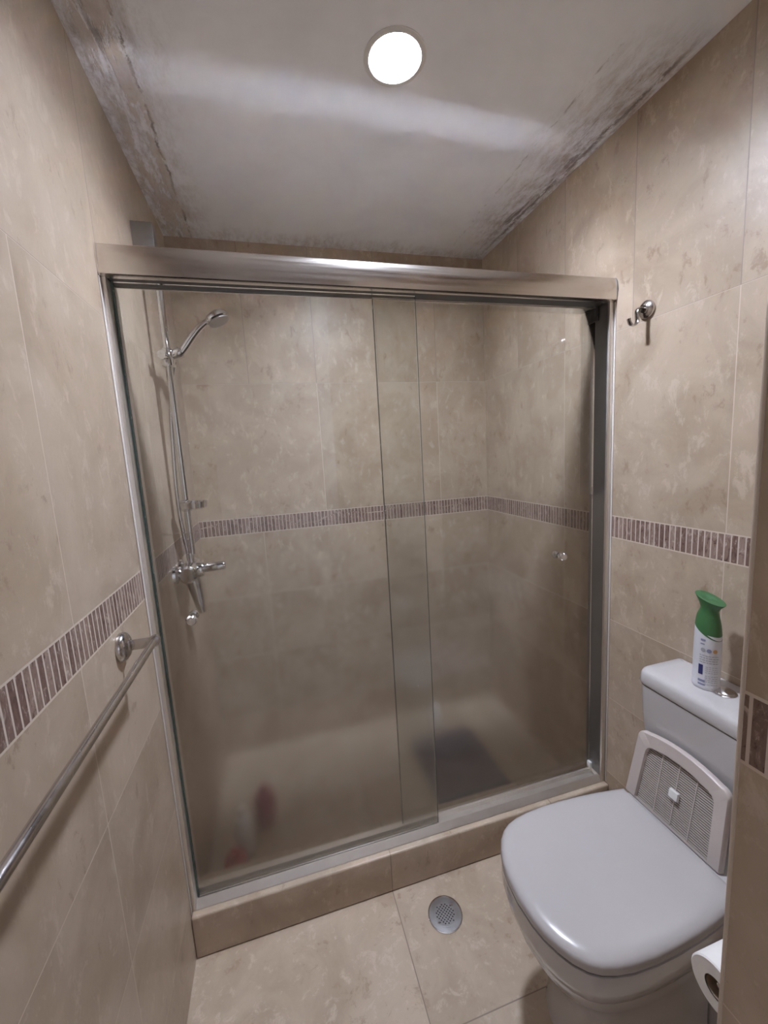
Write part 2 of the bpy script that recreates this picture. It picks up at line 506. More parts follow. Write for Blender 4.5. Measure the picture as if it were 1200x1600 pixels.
# unseen hall past the doorway, added with its lamp for fill and reflections
HY, HX0, HX1 = -3.10, -1.2, 2.4
structure(link_mesh('floor_hall', box(new(), (HX0, HY, -0.08), (HX1, YN, 0)), 'floor', smooth=False))
structure(link_mesh('ceiling_hall', box(new(), (HX0, HY, H), (HX1, YN, H + 0.08)), 'hall_paint', smooth=False))
structure(link_mesh('wall_front', box(new(), (HX0, HY - 0.1, 0), (HX1, HY, H)), 'hall_paint', smooth=False))
structure(link_mesh('wall_hall_left', box(new(), (HX0 - 0.1, HY, 0), (HX0, YN, H)), 'hall_paint', smooth=False))
structure(link_mesh('wall_hall_right', box(new(), (HX1, HY, 0), (HX1 + 0.1, YN, H)), 'hall_paint', smooth=False))
structure(link_mesh('wall_hall_west', box(new(), (HX0, YN, 0), (-0.1, YN + 0.1, H)), 'hall_paint', smooth=False))
structure(link_mesh('wall_hall_east', box(new(), (W + 0.1, YN, 0), (HX1, YN + 0.1, H)), 'hall_paint', smooth=False))
structure(link_mesh('trim_5', box(new(), (0.0, YN - 0.012, 2.02), (PX, YN + 0.08, H)), 'hall_paint', smooth=False))
HL = (1.45, -2.35)  # unseen lamp added here to fill the bathroom and brighten glass reflections
t = thing('hall_fill_lamp', (HL[0], HL[1], H), 'unseen round lamp added on the hall ceiling for fill light and glass reflections', 'lamp')
link_mesh('lamp_rim', lathe(new(), (HL[0], HL[1], H), (0, 0, -1), [(0.13, 0.0), (0.13, 0.030), (0.122, 0.032), (0.12, 0.030), (0.12, 0.004)], 40, True, False), 'pwhite', t)
link_mesh('lamp_diffuser', lathe(new(), (HL[0], HL[1], H), (0, 0, -1), [(0.119, 0.006), (0.119, 0.026), (0.08, 0.034), (0.001, 0.036)], 40), 'emit_hall_fill', t)
# pale corner strip on the wall block's edge
structure(link_mesh('trim_2', box(new(), (PX - 0.0012, PY - 0.003, 0), (PX + 0.003, PY + 0.0012, H), 0.001), 'trim'))
# raised curb under the shower screen
structure(link_mesh('trim_1', box(new(), (0.0, -0.065, 0), (W, 0.062, 0.134), 0.006, 3), 'curb'))

# ------------------------------------------------------------------ ceiling lamp
lx, ly = LAMP
t = thing('ceiling_lamp', (lx, ly, H), 'round lit ceiling lamp with a white rim above the shower screen', 'lamp')
link_mesh('lamp_rim', lathe(new(), (lx, ly, H), (0, 0, -1), [(0.0612, -0.060), (0.0612, -0.0005), (0.074, -0.0002), (0.074, 0.002), (0.071, 0.0035), (0.062, 0.0035), (0.0595, 0.001), (0.0590, -0.060)], 48, False, False), 'pwhite', t)
link_mesh('lamp_diffuser', lathe(new(), (lx, ly, H + 0.0245), (0, 0, -1), [(0.0585, -0.004), (0.0585, 0.0), (0.050, 0.0015), (0.025, 0.0025), (0.001, 0.003)], 48), 'emit', t)

# ------------------------------------------------------------------ shower enclosure
t = thing('shower_enclosure', (W / 2, 0, 0.134), 'aluminium framed shower screen with two sliding frosted glass panels on the tiled curb', 'shower screen')
hp = [(-0.034, 1.8795), (-0.0525, 1.8795)]
for k in range(9):
    a = k / 8
    hp.append((-0.0525 - 0.0065 * math.sin(PI / 2 * a), 1.8800 - 0.030 * a))
hp += [(-0.0590, 1.842), (-0.0575, 1.8165)]
hp += [(-0.052, 1.8145), (-0.036, 1.8145), (-0.036, 1.830), (0.012, 1.830), (0.012, 1.812), (0.016, 1.812), (0.014, 1.835), (0.002, 1.862), (-0.012, 1.873), (-0.024, 1.877)]
hr = link_mesh('header_rail', prism_x(new(), hp, 0.004, W - 0.004), 'alu', t, angle=40)
link_mesh('top_lip', prism_x(new(), [(-0.053, 1.8797), (-0.053, 1.8806), (-0.037, 1.8806), (-0.037, 1.8797)], 0.004, W - 0.004), 'lip', hr, smooth=False)
link_mesh('shaded_channel', prism_x(new(), [(-0.0358, 1.8155), (-0.0358, 1.8295), (0.0118, 1.8295), (0.0118, 1.8155)], 0.012, W - 0.019), 'guide', hr, smooth=False)  # dark block in the header's hollow, underside shade put into its colour
cap = [(y * 1.0, z) for y, z in [(-0.052, 1.882), (-0.058, 1.87), (-0.0615, 1.847), (-0.058, 1.825), (-0.052, 1.813), (0.016, 1.811), (0.015, 1.835), (0.002, 1.864), (-0.024, 1.880)]]
link_mesh('end_cap', prism_x(new(), cap, 0.0005, 0.004), 'alu', t)
link_mesh('end_cap', prism_x(new(), cap, W - 0.004, W - 0.0005), 'alu_shaded', t)  # right cap takes the shaded copy of the aluminium
def jamb(x0, x1, side):
    b = box(new(), (x0, -0.047, 0.1345), (x1, 0.030, 1.8143), 0.0015)
    return b
link_mesh('jamb', jamb(0.0008, 0.012, 0), 'alu_satin', t)
jr = link_mesh('jamb', jamb(W - 0.019, W - 0.0008, 1), 'alu_satin', t)
link_mesh('dark_reflection_plate', box(new(), (W - 0.0200, -0.040, 0.158), (W - 0.0191, 0.0295, 1.8142)), 'alu_shaded', jr, smooth=False)  # thin plate carrying the jamb side's dark reflection as colour
link_mesh('bumper', box(new(), (W - 0.026, -0.002, 1.772), (W - 0.019, 0.022, 1.812), 0.002), 'gap', jr)
link_mesh('bumper', box(new(), (W - 0.030, -0.004, 0.158), (W - 0.019, 0.016, 0.182), 0.003), 'pwhite', jr)
tp = [(-0.047, 0.1345), (-0.046, 0.137), (-0.030, 0.1535), (-0.0275, 0.1535), (-0.026, 0.142), (-0.001, 0.142),
      (-0.001, 0.157), (0.006, 0.157), (0.006, 0.142), (0.032, 0.142), (0.032, 0.1345)]
link_mesh('bottom_track', prism_x(new(), tp, 0.012, W - 0.019), 'alu_satin', t, angle=20)

def panel(x0, x1, y, knob_x, knob_z):
    g = link_mesh('glass_panel', box(new(), (x0, y - 0.003, 0.1445), (x1, y + 0.003, 1.8152)), 'glass', t, smooth=False)
    k = new()
    lathe(k, (knob_x, y - 0.003, knob_z), (0, -1, 0), [(0.009, 0), (0.009, 0.003), (0.006, 0.006), (0.006, 0.010), (0.0125, 0.014), (0.0135, 0.017), (0.0135, 0.023), (0.011, 0.0265), (0.001, 0.027)], 28)
    lathe(k, (knob_x, y + 0.003, knob_z), (0, 1, 0), [(0.009, 0), (0.009, 0.003), (0.006, 0.006), (0.006, 0.008), (0.0125, 0.011), (0.0135, 0.014), (0.0125, 0.018), (0.001, 0.020)], 28)
    link_mesh('knob', k, 'chrome', g)
    return g
gl = panel(0.0145, 0.762, -0.014, 0.094, 0.981)
gr = panel(0.648, W - 0.0205, 0.0135, 1.262, 1.001)
gl['label'] = 'front glass panel sliding on the left'
gr['label'] = 'rear glass panel sliding on the right'
link_mesh('edge_strip', box(new(), (0.0125, -0.0185, 0.1445), (0.0165, -0.0095, 1.8152)), 'edge_seal', gl, smooth=False)
link_mesh('edge_strip', box(new(), (0.7622, -0.0172, 0.1445), (0.7638, -0.0108, 1.8152)), 'edge_seal', gl, smooth=False)
link_mesh('edge_strip', box(new(), (0.6462, 0.0103, 0.1445), (0.6478, 0.0167, 1.8152)), 'edge_seal', gr, smooth=False)
s = structure(link_mesh('trim_3', box(new(), (0.0, -0.058, 0.1345), (0.0025, -0.0475, 1.812), 0.001), 'silicone'))
s = structure(link_mesh('trim_4', box(new(), (W - 0.0025, -0.054, 0.1345), (W, -0.0475, 1.812), 0.001), 'silicone'))

# ------------------------------------------------------------------ shower fittings on the left wall
RX, RY = 0.052, 0.300
t = thing('shower_rail', (0, RY, 1.28), 'tall chrome slide rail on the left shower wall', 'shower rail')
b = new()
box(b, (0.0005, RY - 0.026, 2.030), (0.060, RY + 0.014, 2.098), 0.002)
link_mesh('bracket', b, 'drain', t)
link_mesh('rod', tube(new(), [(RX, RY, 2.035), (RX, RY, 1.09)], 0.0105, 24), 'chrome', t)
b = new()
lathe(b, (RX, RY, 1.690), (0, 0, 1), [(0.014, 0), (0.019, 0.004), (0.020, 0.030), (0.018, 0.052), (0.013, 0.056)], 28)
lathe(b, (RX, RY, 1.718), (-0.2, -1, 0), [(0.010, 0.014), (0.010, 0.034), (0.013, 0.036), (0.013, 0.046), (0.002, 0.048)], 24)
lathe(b, (RX + 0.012, RY, 1.722), (1, 0, 0.55), [(0.012, 0.0), (0.013, 0.008), (0.017, 0.016), (0.018, 0.030), (0.016, 0.034)], 28)
link_mesh('slider', b, 'chrome', t)

HS0 = Vector((RX + 0.028, RY + 0.0, 1.722)); 
t = thing('hand_shower', tuple(HS0), 'chrome hand shower tilted out from the slider on the rail', 'shower head')
hpts = bez(HS0, HS0 + Vector((0.028, 0, 0.022)), HS0 + Vector((0.055, 0, 0.085)), HS0 + Vector((0.102, 0, 0.110)), 12)
link_mesh('handle', tube(new(), hpts, [0.009 + 0.0025 * math.sin(PI * i / 12) for i in range(13)], 20), 'chrome', t)
hc = HS0 + Vector((0.128, 0.0, 0.122))
hax = Vector((0.42, -0.10, -0.90)).normalized()
b = lathe(new(), hc - hax * 0.016, hax, [(0.006, 0), (0.022, 0.003), (0.034, 0.010), (0.038, 0.018), (0.039, 0.026), (0.036, 0.030)], 36)
hd = link_mesh('shower_head', b, 'chrome', t)
link_mesh('spray_plate', lathe(new(), hc + hax * 0.0135, hax, [(0.034, 0), (0.033, 0.003), (0.001, 0.004)], 32), 'drain', hd)
hose = bez(HS0 + Vector((-0.005, 0, -0.004)), (0.055, 0.335, 1.69), (0.034, 0.334, 1.62), (0.028, 0.332, 1.45), 10)[1:] + \
    bez((0.028, 0.332, 1.45), (0.018, 0.333, 1.30), (0.018, 0.333, 1.20), (0.034, 0.330, 1.085), 12)[1:]
link_mesh('hose', tube(new(), hose, 0.0065, 12), 'chrome', t)

t = thing('soap_dish', (RX, RY, 1.25), 'small round soap dish clamped low on the shower rail', 'soap dish')
b = new()
lathe(b, (RX + 0.022, RY, 1.240), (0, 0, 1), [(0.030, 0), (0.040, 0.004), (0.043, 0.024), (0.040, 0.024), (0.037, 0.010), (0.001, 0.009)], 40, True, True)
link_mesh('dish', b, 'chrome', t)
link_mesh('clamp', lathe(new(), (RX, RY, 1.235), (0, 0, 1), [(0.0125, 0), (0.018, 0.003), (0.018, 0.034), (0.0125, 0.037)], 24), 'chrome', t)

t = thing('shower_mixer', (0, RY, 1.05), 'chrome shower mixer with projecting lever below the rail', 'tap')
b = new()
b.free()
for sy in (0.046, -0.046):
    link_mesh('wall_flange', lathe(new(), (0.0005, RY + sy, 1.035), (1, 0, 0), [(0.032, 0), (0.030, 0.008), (0.016, 0.014), (0.016, 0.032)], 28), 'chrome', t)
b = new()
tube(b, [(0.042, RY - 0.070, 1.035), (0.042, RY - 0.062, 1.035), (0.042, RY + 0.062, 1.035), (0.042, RY + 0.070, 1.035)], [0.022, 0.029, 0.029, 0.022], 28)
lathe(b, (0.045, RY, 1.035), (1, 0, 0.0), [(0.026, 0.0), (0.027, 0.028), (0.024, 0.036), (0.016, 0.040)], 28)
lathe(b, (0.045, RY, 1.050), (0, 0, 1), [(0.016, 0.0), (0.013, 0.020), (0.013, 0.045)], 24)
link_mesh('mixer_body', b, 'chrome', t)
link_mesh('lever', tube(new(), [(0.083, RY, 1.038), (0.090, RY, 1.038), (0.146, RY - 0.004, 1.040), (0.151, RY - 0.004, 1.040)], [0.012, 0.016, 0.0145, 0.011], 20), 'chrome', t)
b = lathe(new(), (0.045, RY, 1.012), (0.12, 0, -1), [(0.026, 0.0), (0.027, 0.02), (0.022, 0.05), (0.015, 0.10), (0.013, 0.125), (0.011, 0.128)], 24)
link_mesh('spout', b, 'chrome', t)

# ------------------------------------------------------------------ bottles on the shower floor
def bottle(name, label, loc, prof, mat, capprof, capmat, squash=None):
    t = thing(name, loc, label, 'bottle')
    link_mesh('body', lathe(new(), loc, (0, 0, 1), prof, 28, squash=squash), mat, t)
    link_mesh('cap', lathe(new(), loc, (0, 0, 1), capprof, 24), capmat, t)
    return t
bottle('shampoo_bottle', 'white bottle seen blurred through the lower left of the shower glass', (0.120, 0.230, 0.0),
       [(0.028, 0), (0.031, 0.006), (0.031, 0.120), (0.025, 0.140), (0.010, 0.148)], 'pwhite', [(0.013, 0.1485), (0.013, 0.172), (0.010, 0.176)], 'pwhite')
bottle('shampoo_bottle', 'squat dark red bottle nearest the lower left corner of the shower glass', (0.100, 0.125, 0.0),
       [(0.036, 0), (0.040, 0.006), (0.040, 0.075), (0.034, 0.095), (0.014, 0.102)], 'red', [(0.017, 0.1025), (0.017, 0.118), (0.014, 0.122)], 'red')
bottle('shampoo_bottle', 'mauve bottle blurred behind the white bottle on the shower floor', (0.190, 0.335, 0.0),
       [(0.036, 0), (0.040, 0.006), (0.040, 0.100), (0.033, 0.122), (0.014, 0.130)], 'mauve', [(0.016, 0.1305), (0.016, 0.150), (0.012, 0.154)], 'mauve')
bottle('shampoo_bottle', 'small white bottle blurred behind the right glass panel', (1.020, 0.625, 0.0),
       [(0.020, 0), (0.022, 0.004), (0.022, 0.085), (0.018, 0.098), (0.009, 0.104)], 'pwhite', [(0.011, 0.1045), (0.011, 0.124), (0.009, 0.127)], 'pwhite')

def mat_ring(z, ins):
    x0, x1, y0, y1, rr = 0.845 + ins, 1.165 - ins, 0.125 + ins, 0.560 - ins, 0.04
    pts = []
    for cx, cy, a0 in ((x1 - rr, y1 - rr, 0), (x0 + rr, y1 - rr, 90), (x0 + rr, y0 + rr, 180), (x1 - rr, y0 + rr, 270)):
        for k in range(7):
            a = math.radians(a0 + 15 * k)
            pts.append((cx + rr * math.cos(a), cy + rr * math.sin(a), z))
    return pts
tag(link_mesh('bath_mat', loft(new(), [mat_ring(0.0005, 0), mat_ring(0.012, 0), mat_ring(0.015, 0.004)]), 'mat'),
    'dark mauve-grey mat on the shower floor behind the right glass panel', 'bath mat')

# ------------------------------------------------------------------ towel bar on the left wall
t = thing('towel_bar', (0, -0.245, 1.02), 'brushed steel towel bar on the left tiled wall', 'towel bar')
BX, BZ = 0.064, 1.024
for by, fl in ((-0.243, 1), (-0.86, 0)):
    fg = link_mesh('wall_flange', lathe(new(), (0.0005, by, 1.020), (1, 0, 0), [(0.030, 0), (0.0305, 0.004), (0.028, 0.010), (0.020, 0.0155), (0.010, 0.017)], 36), 'steel', t)
    b = new()
    box(b, (0.012, by - 0.0015, 1.010), (BX + 0.007, by + 0.0015, 1.032), 0.0007)
    tube(b, [(BX, by - 0.004, BZ), (BX, by + 0.004, BZ)], 0.011, 20)
    link_mesh('bracket', b, 'steel', t)
link_mesh('rod', tube(new(), [(BX, -0.241, BZ), (BX, -0.862, BZ)], 0.0075, 24), 'steel', t)

# ------------------------------------------------------------------ robe hook on the right wall
hy, hz = -0.166, 1.750
t = thing('robe_hook', (W, hy, hz), 'chrome robe hook on a round plate on the right wall', 'hook')
link_mesh('wall_flange', lathe(new(), (W - 0.0005, hy, hz), (-1, 0, 0), [(0.0245, 0), (0.0255, 0.003), (0.0245, 0.008), (0.018, 0.013), (0.012, 0.014), (0.010, 0.016)], 40), 'steel', t)
hk = bez((W - 0.012, hy, hz), (W - 0.050, hy, hz + 0.014), (W - 0.038, hy, hz - 0.018), (W - 0.037, hy, hz - 0.030), 10)
hk += bez((W - 0.037, hy, hz - 0.030), (W - 0.038, hy, hz - 0.050), (W - 0.066, hy, hz - 0.050), (W - 0.067, hy, hz - 0.026), 10)[1:]
rings = []
for i, p in enumerate(hk):
    tt = (hk[min(i + 1, len(hk) - 1)] - hk[max(i - 1, 0)]).normalized()
    a = Vector((0, 1, 0)); c = tt.cross(a).normalized()
    w_ = 0.0068 if i > 3 else 0.0085
    rings.append([p + a * math.cos(2 * PI * k / 16) * w_ + c * math.sin(2 * PI * k / 16) * 0.0026 for k in range(16)])
link_mesh('hook_arm', loft(new(), rings), 'steel', t)

# ------------------------------------------------------------------ floor drain
dx, dy = 0.712, -0.176
t = thing('floor_drain', (dx, dy, 0), 'round steel floor drain with a perforated grate in the floor tile', 'drain')
link_mesh('rim', lathe(new(), (dx, dy, 0.0), (0, 0, 1), [(0.0515, 0.0002), (0.0515, 0.0022), (0.0490, 0.0026), (0.0475, 0.0012)], 56, True, False), 'steel', t)
link_mesh('well_shade', lathe(new(), (dx, dy, 0.0006), (0, 0, 1), [(0.040, 0), (0.040, 0.0004)], 32), 'black', t)  # flat black disc, the darkness below the holes put into colour
b = new()
ang = math.radians(35); NG = 9; pit = 0.0036
ca, sa = math.cos(ang), math.sin(ang)
def P2(u, v, z=0.0024): return (dx + u * ca - v * sa, dy + u * sa + v * ca, z)
RG = 0.0345
# square lattice plate with open holes, then an outer ring
for i in range(-NG, NG + 1):
    for j in range(-NG, NG + 1):
        hole = (i % 2 == 0) and (j % 2 == 0) and math.hypot(i, j) * pit < 0.029
        if hole: continue
        if math.hypot(i, j) * pit > RG + 0.002: continue
        u0, u1, v0, v1 = (i - .5) * pit, (i + .5) * pit, (j - .5) * pit, (j + .5) * pit
        b.faces.new([b.verts.new(P2(*q)) for q in ((u0, v0), (u1, v0), (u1, v1), (u0, v1))])
K = 64
ri = [b.verts.new((dx + 0.0325 * math.cos(2 * PI * k / K), dy + 0.0325 * math.sin(2 * PI * k / K), 0.0026)) for k in range(K)]
ro = [b.verts.new((dx + 0.0482 * math.cos(2 * PI * k / K), dy + 0.0482 * math.sin(2 * PI * k / K), 0.0014)) for k in range(K)]
for k in range(K): b.faces.new((ri[k], ro[k], ro[(k + 1) % K], ri[(k + 1) % K]))
bmesh.ops.remove_doubles(b, verts=b.verts, dist=1e-5)
link_mesh('grate', b, 'drain', t)
for sx in (-1, 1):
    link_mesh('screw', lathe(new(), (dx + sx * 0.0275 , dy + sx * 0.0165, 0.0026), (0, 0, 1), [(0.0036, 0), (0.0034, 0.0012), (0.001, 0.0018)], 16), 'chrome', t)

# ------------------------------------------------------------------ toilet
TC = Vector((1.19, -0.4935, 0)); yaw = 0.0
fwd = Vector((-math.cos(yaw), -math.sin(yaw), 0)); side = Vector((math.sin(yaw), -math.cos(yaw), 0))   # side = towards the near wall
t = thing('toilet', (1.15, -0.485, 0), 'white close-coupled toilet with closed square lid in the alcove', 'toilet')
HW = [(0, .149), (.04, .156), (.09, .163), (.14, .168), (.2, .1715), (.25, .172), (.3, .169), (.335, .163), (.36, .155), (.38, .143), (.398, .125), (.413, .101), (.424, .075), (.431, .046), (.435, .0)]
def outline(scale_w=1.0, u0=0.0, fs=1.0, inset=0.0, back=None):
    pts = []
    for u, w in HW: pts.append((u0 + u * fs, w * scale_w))
    for u, w in reversed(HW[:-1]): pts.append((u0 + u * fs, -w * scale_w))
    if inset:
        c = [Vector((p[0], p[1])) for p in pts]; out = []
        k = len(c)
        for i in range(k):
            a, b_, d_ = c[i - 1], c[i], c[(i + 1) % k]
            e1 = (b_ - a).normalized(); e2 = (d_ - b_).normalized()
            n1 = Vector((-e1.y, e1.x)); n2 = Vector((-e2.y, e2.x))
            nn = (n1 + n2); nn = nn / max(nn.length, 1e-6)
            m = inset / max(0.5, nn.dot(n1))
            out.append(b_ + nn * m)
        # inward direction check
        cen = sum(c, Vector((0, 0))) / k
        if (out[3] - cen).length > (c[3] - cen).length:
            out = [c[i] * 2 - out[i] for i in range(k)]
        pts = [(p.x, p.y) for p in out]
    return pts
def T(u, v, z): return TC + fwd * u + side * v + Vector((0, 0, z))
def ring(z, **k): return [T(u, v, z) for u, v in outline(**k)]
# lid
b = loft(new(), [ring(0.4130), ring(0.4190, inset=-0.001), ring(0.4260, inset=0.0005), ring(0.4310, inset=0.0035), ring(0.4350, inset=0.009), ring(0.4375, inset=0.017), ring(0.4395, inset=0.030), ring(0.4405, scale_w=0.6, u0=0.08, fs=0.62)])
link_mesh('lid', b, 'lid', t, angle=60)
link_mesh('lid_gap_shade', loft(new(), [ring(0.4060, inset=0.004), ring(0.4125, inset=0.004)]), 'gap', t)  # dark layer standing for the shaded gap under the lid
# bowl with an outer apron and a narrower foot
b = loft(new(), [ring(0.4055, inset=0.006), ring(0.4050, inset=0.001), ring(0.4000, inset=-0.001), ring(0.365, inset=0.001), ring(0.340, inset=0.006), ring(0.332, inset=0.012),
                 ring(0.330, inset=0.018), ring(0.300, inset=0.021), ring(0.25, scale_w=0.78, fs=0.86), ring(0.16, scale_w=0.68, fs=0.78), ring(0.08, scale_w=0.64, fs=0.745), ring(0.02, scale_w=0.65, fs=0.75), ring(0.001, scale_w=0.66, fs=0.76)])
link_mesh('bowl', b, 'ceramic', t, angle=50)
def rrect(x0, x1, y0, y1, z, rf, n=6):
    """rounded rectangle; front corners (x0 side) with radius rf, back corners small"""
    pts = []
    for cx, cy, a0, rr in ((x0 + rf, y0 + rf, 180, rf), (x1 - 0.006, y0 + 0.006, 270, 0.006), (x1 - 0.006, y1 - 0.006, 0, 0.006), (x0 + rf, y1 - rf, 90, rf)):
        for k in range(n + 1):
            a = math.radians(a0 + 90 * k / n)
            pts.append(Vector((cx + rr * math.cos(a), cy + rr * math.sin(a), z)))
    return pts
XW = W - 0.003
Y0, Y1 = -0.668, -0.303
b = loft(new(), [rrect(1.20, XW, -0.640, -0.345, 0.001, 0.03), rrect(1.185, XW, -0.645, -0.340, 0.25, 0.03), rrect(1.182, XW, -0.650, -0.336, 0.385, 0.03), rrect(1.186, XW, -0.648, -0.338, 0.402, 0.03)])
link_mesh('rear_deck', b, 'ceramic', t, angle=50)
b = loft(new(), [rrect(1.292, XW, Y0 + 0.02, Y1 - 0.02, 0.4025, 0.03), rrect(1.284, XW, Y0 + 0.012, Y1 - 0.010, 0.50, 0.03), rrect(1.272, XW, Y0 + 0.003, Y1 - 0.003, 0.62, 0.03), rrect(1.268, XW, Y0, Y1, 0.708, 0.03)])
link_mesh('cistern', b, 'ceramic', t, angle=50)
b = loft(new(), [rrect(1.278, XW, Y0 + 0.008, Y1 - 0.008, 0.7085, 0.025), rrect(1.278, XW, Y0 + 0.008, Y1 - 0.008, 0.7125, 0.025)])
link_mesh('cistern_seam_shade', b, 'gap', t)  # dark layer drawing the shade in the seam below the cistern lid
b = loft(new(), [rrect(1.266, XW, Y0 - 0.002, Y1 + 0.002, 0.7125, 0.032), rrect(1.264, XW, Y0 - 0.004, Y1 + 0.004, 0.718, 0.032), rrect(1.2665, XW, Y0 - 0.002, Y1 + 0.002, 0.740, 0.032),
                 rrect(1.270, XW, Y0 + 0.002, Y1 - 0.002, 0.7475, 0.030), rrect(1.276, XW, Y0 + 0.007, Y1 - 0.007, 0.7510, 0.028), rrect(1.300, XW - 0.012, Y0 + 0.03, Y1 - 0.03, 0.7520, 0.02)])
link_mesh('cistern_lid', b, 'ceramic', t, angle=50)
b = lathe(new(), (1.355, -0.470, 0.7515), (0, 0, 1), [(0.027, 0), (0.027, 0.002), (0.024, 0.0035), (0.0225, 0.0035), (0.021, 0.006), (0.012, 0.009), (0.001, 0.0105)], 36)
link_mesh('flush_button', b, 'chrome', t)

# ------------------------------------------------------------------ louvred panel standing between lid and cistern
t = thing('louvred_panel', (1.235, -0.455, 0.405), 'off-white plastic louvred panel propped against the toilet cistern', 'panel')
pb, pt_ = Vector((1.228, 0, 0.404)), Vector((1.262, 0, 0.600))      # leaning plane, bottom and top
def PL(y, h, off=0.0):
    p = pb.lerp(pt_, h)
    nrm = Vector((-(pt_.z - pb.z), 0, pt_.x - pb.x)).normalized()
    return Vector((p.x, y, p.z)) + nrm * off
YC = -0.452
def poly(hw_b, hw_t, h0, h1, bulge, n=8, r=0.12):
    """panel outline: (y,h), top edge arched"""
    pts = []
    ys = [YC + hw_b, YC - hw_b]
    for q in (0.0, ): pts += [(YC - hw_b, h0), (YC + hw_b, h0)]
    # left side rising (y high) with rounded top corner
    L = [(YC + hw_b + (hw_t - hw_b) * k / 4, h0 + (h1 - h0 - r) * k / 4) for k in range(1, 5)]
    pts += L
    for k in range(1, n):
        a = PI / 2 * k / n
        pts.append((YC + hw_t - 0.022 * (1 - math.cos(a)), h1 - r + r * math.sin(a)))
    for k in range(0, 13):
        s_ = 1 - 2 * k / 12
        pts.append((YC + (hw_t - 0.022) * s_, h1 + bulge * (1 - s_ * s_)))
    for k in range(n - 1, 0, -1):
        a = PI / 2 * k / n
        pts.append((YC - hw_t + 0.022 * (1 - math.cos(a)), h1 - r + r * math.sin(a)))
    pts += [(2 * YC - y, h) for y, h in reversed(L)]
    return pts
outer = poly(0.127, 0.118, 0.0, 0.95, 0.07)
inner = poly(0.096, 0.088, 0.0, 0.79, 0.05)
b = new()
R_ = []
for off, sh in ((0.0, outer), (0.010, outer), (0.014, [(YC + (y - YC) * 0.975, h * 0.985) for y, h in outer]), (0.0125, [(YC + (y - YC) * 1.02, h * 1.01) for y, h in inner]), (0.008, inner), (0.0, inner)):
    R_.append([PL(y, h, off) for y, h in sh])
R_.append(R_[0])
loft(b, R_, False, False)
bmesh.ops.remove_doubles(b, verts=b.verts, dist=1e-6)
link_mesh('frame', b, 'cream', t, angle=50)
b = new()
nl = 27
for k in range(nl):
    h = 0.01 + 0.80 * k / (nl - 1)
    hw = 0.0955 + (0.0875 - 0.0955) * h / 0.79
    if h > 0.70: hw -= 0.030 * ((h - 0.70) / 0.13) ** 2
    tt = bmesh.new()
    q = [PL(YC + hw, h + 0.004, 0.001), PL(YC + hw, h + 0.012, 0.001), PL(YC + hw, h + 0.012, 0.0045), PL(YC + hw, h, 0.0045)]
    q2 = [p - Vector((0, 2 * hw, 0)) for p in q]
    loft(tt, [q, q2])
    merge(b, tt)
for yy in (YC - 0.045, YC, YC + 0.045):
    tt = bmesh.new()
    q = [PL(yy + 0.001, 0.0, 0.001), PL(yy - 0.001, 0.0, 0.001), PL(yy - 0.001, 0.0, 0.0058), PL(yy + 0.001, 0.0, 0.0058)]
    q2 = [PL(yy + 0.001, 0.82, 0.001), PL(yy - 0.001, 0.82, 0.001), PL(yy - 0.001, 0.82, 0.0058), PL(yy + 0.001, 0.82, 0.0058)]
    loft(tt, [q, q2]); merge(b, tt)
link_mesh('louvres', b, 'cream', t, smooth=False)
link_mesh('louvre_shade', loft(new(), [[PL(y, h, 0.0002) for y, h in inner], [PL(y, h, 0.0010) for y, h in inner]]), 'gap', t, smooth=False)  # dark sheet standing for the shade between the louvres
tt = new()
loft(tt, [[PL(YC + a, h, 0.006) for a, h in ((0.012, 0.37), (-0.012, 0.37), (-0.012, 0.48), (0.012, 0.48))], [PL(YC + a, h, 0.013) for a, h in ((0.011, 0.375), (-0.011, 0.375), (-0.011, 0.475), (0.011, 0.475))]])
link_mesh('tab', tt, 'pwhite', t, smooth=False)

# ------------------------------------------------------------------ air freshener on the cistern
fx, fy, fz = 1.345, -0.434, 0.7522
t = thing('air_freshener', (fx, fy, fz), 'white air freshener can with green trigger cap on the toilet cistern', 'spray can')
SEG = 40
def can_ring(rr, z, tilt=0.0, ex=1.0, sx=0.0):
    out = []
    for k in range(SEG):
        a = 2 * PI * k / SEG
        x = math.cos(a) * rr * 0.92; y = math.sin(a) * rr * ex
        out.append(Vector((fx + x, fy + y + sx, fz + z + tilt * math.sin(a))))
    return out
b = loft(new(), [can_ring(0.0275, 0.0), can_ring(0.0295, 0.003), can_ring(0.0295, 0.010), can_ring(0.0290, 0.012), can_ring(0.0292, 0.07), can_ring(0.0290, 0.12), can_ring(0.0282, 0.150, 0.012), can_ring(0.0265, 0.163, 0.016)])
cn = link_mesh('can', b, 'white', t)
b = loft(new(), [can_ring(0.0286, 0.148, 0.018), can_ring(0.0276, 0.160, 0.018), can_ring(0.0252, 0.178, 0.012), can_ring(0.0205, 0.195, 0.006), can_ring(0.0190, 0.205, 0.004, 1.0), can_ring(0.0210, 0.217, 0.006, 1.15), can_ring(0.0250, 0.228, 0.009, 1.28), can_ring(0.0255, 0.2315, 0.010, 1.32), can_ring(0.0235, 0.2325, 0.010, 1.30), can_ring(0.012, 0.2290, 0.003, 1.2), can_ring(0.002, 0.2275, 0.0, 1.0)])
link_mesh('spray_cap', b, 'green', t, angle=60)
def label_patch(bm, a0, a1, z0, z1, rr=0.02955):
    n = 6
    for i in range(n):
        q = []
        for aa, zz in ((a0 + (a1 - a0) * i / n, z0), (a0 + (a1 - a0) * (i + 1) / n, z0), (a0 + (a1 - a0) * (i + 1) / n, z1), (a0 + (a1 - a0) * i / n, z1)):
            a = math.radians(aa)
            q.append(bm.verts.new((fx + math.cos(a) * rr * 0.92, fy + math.sin(a) * rr, fz + zz)))
        bm.faces.new(q)
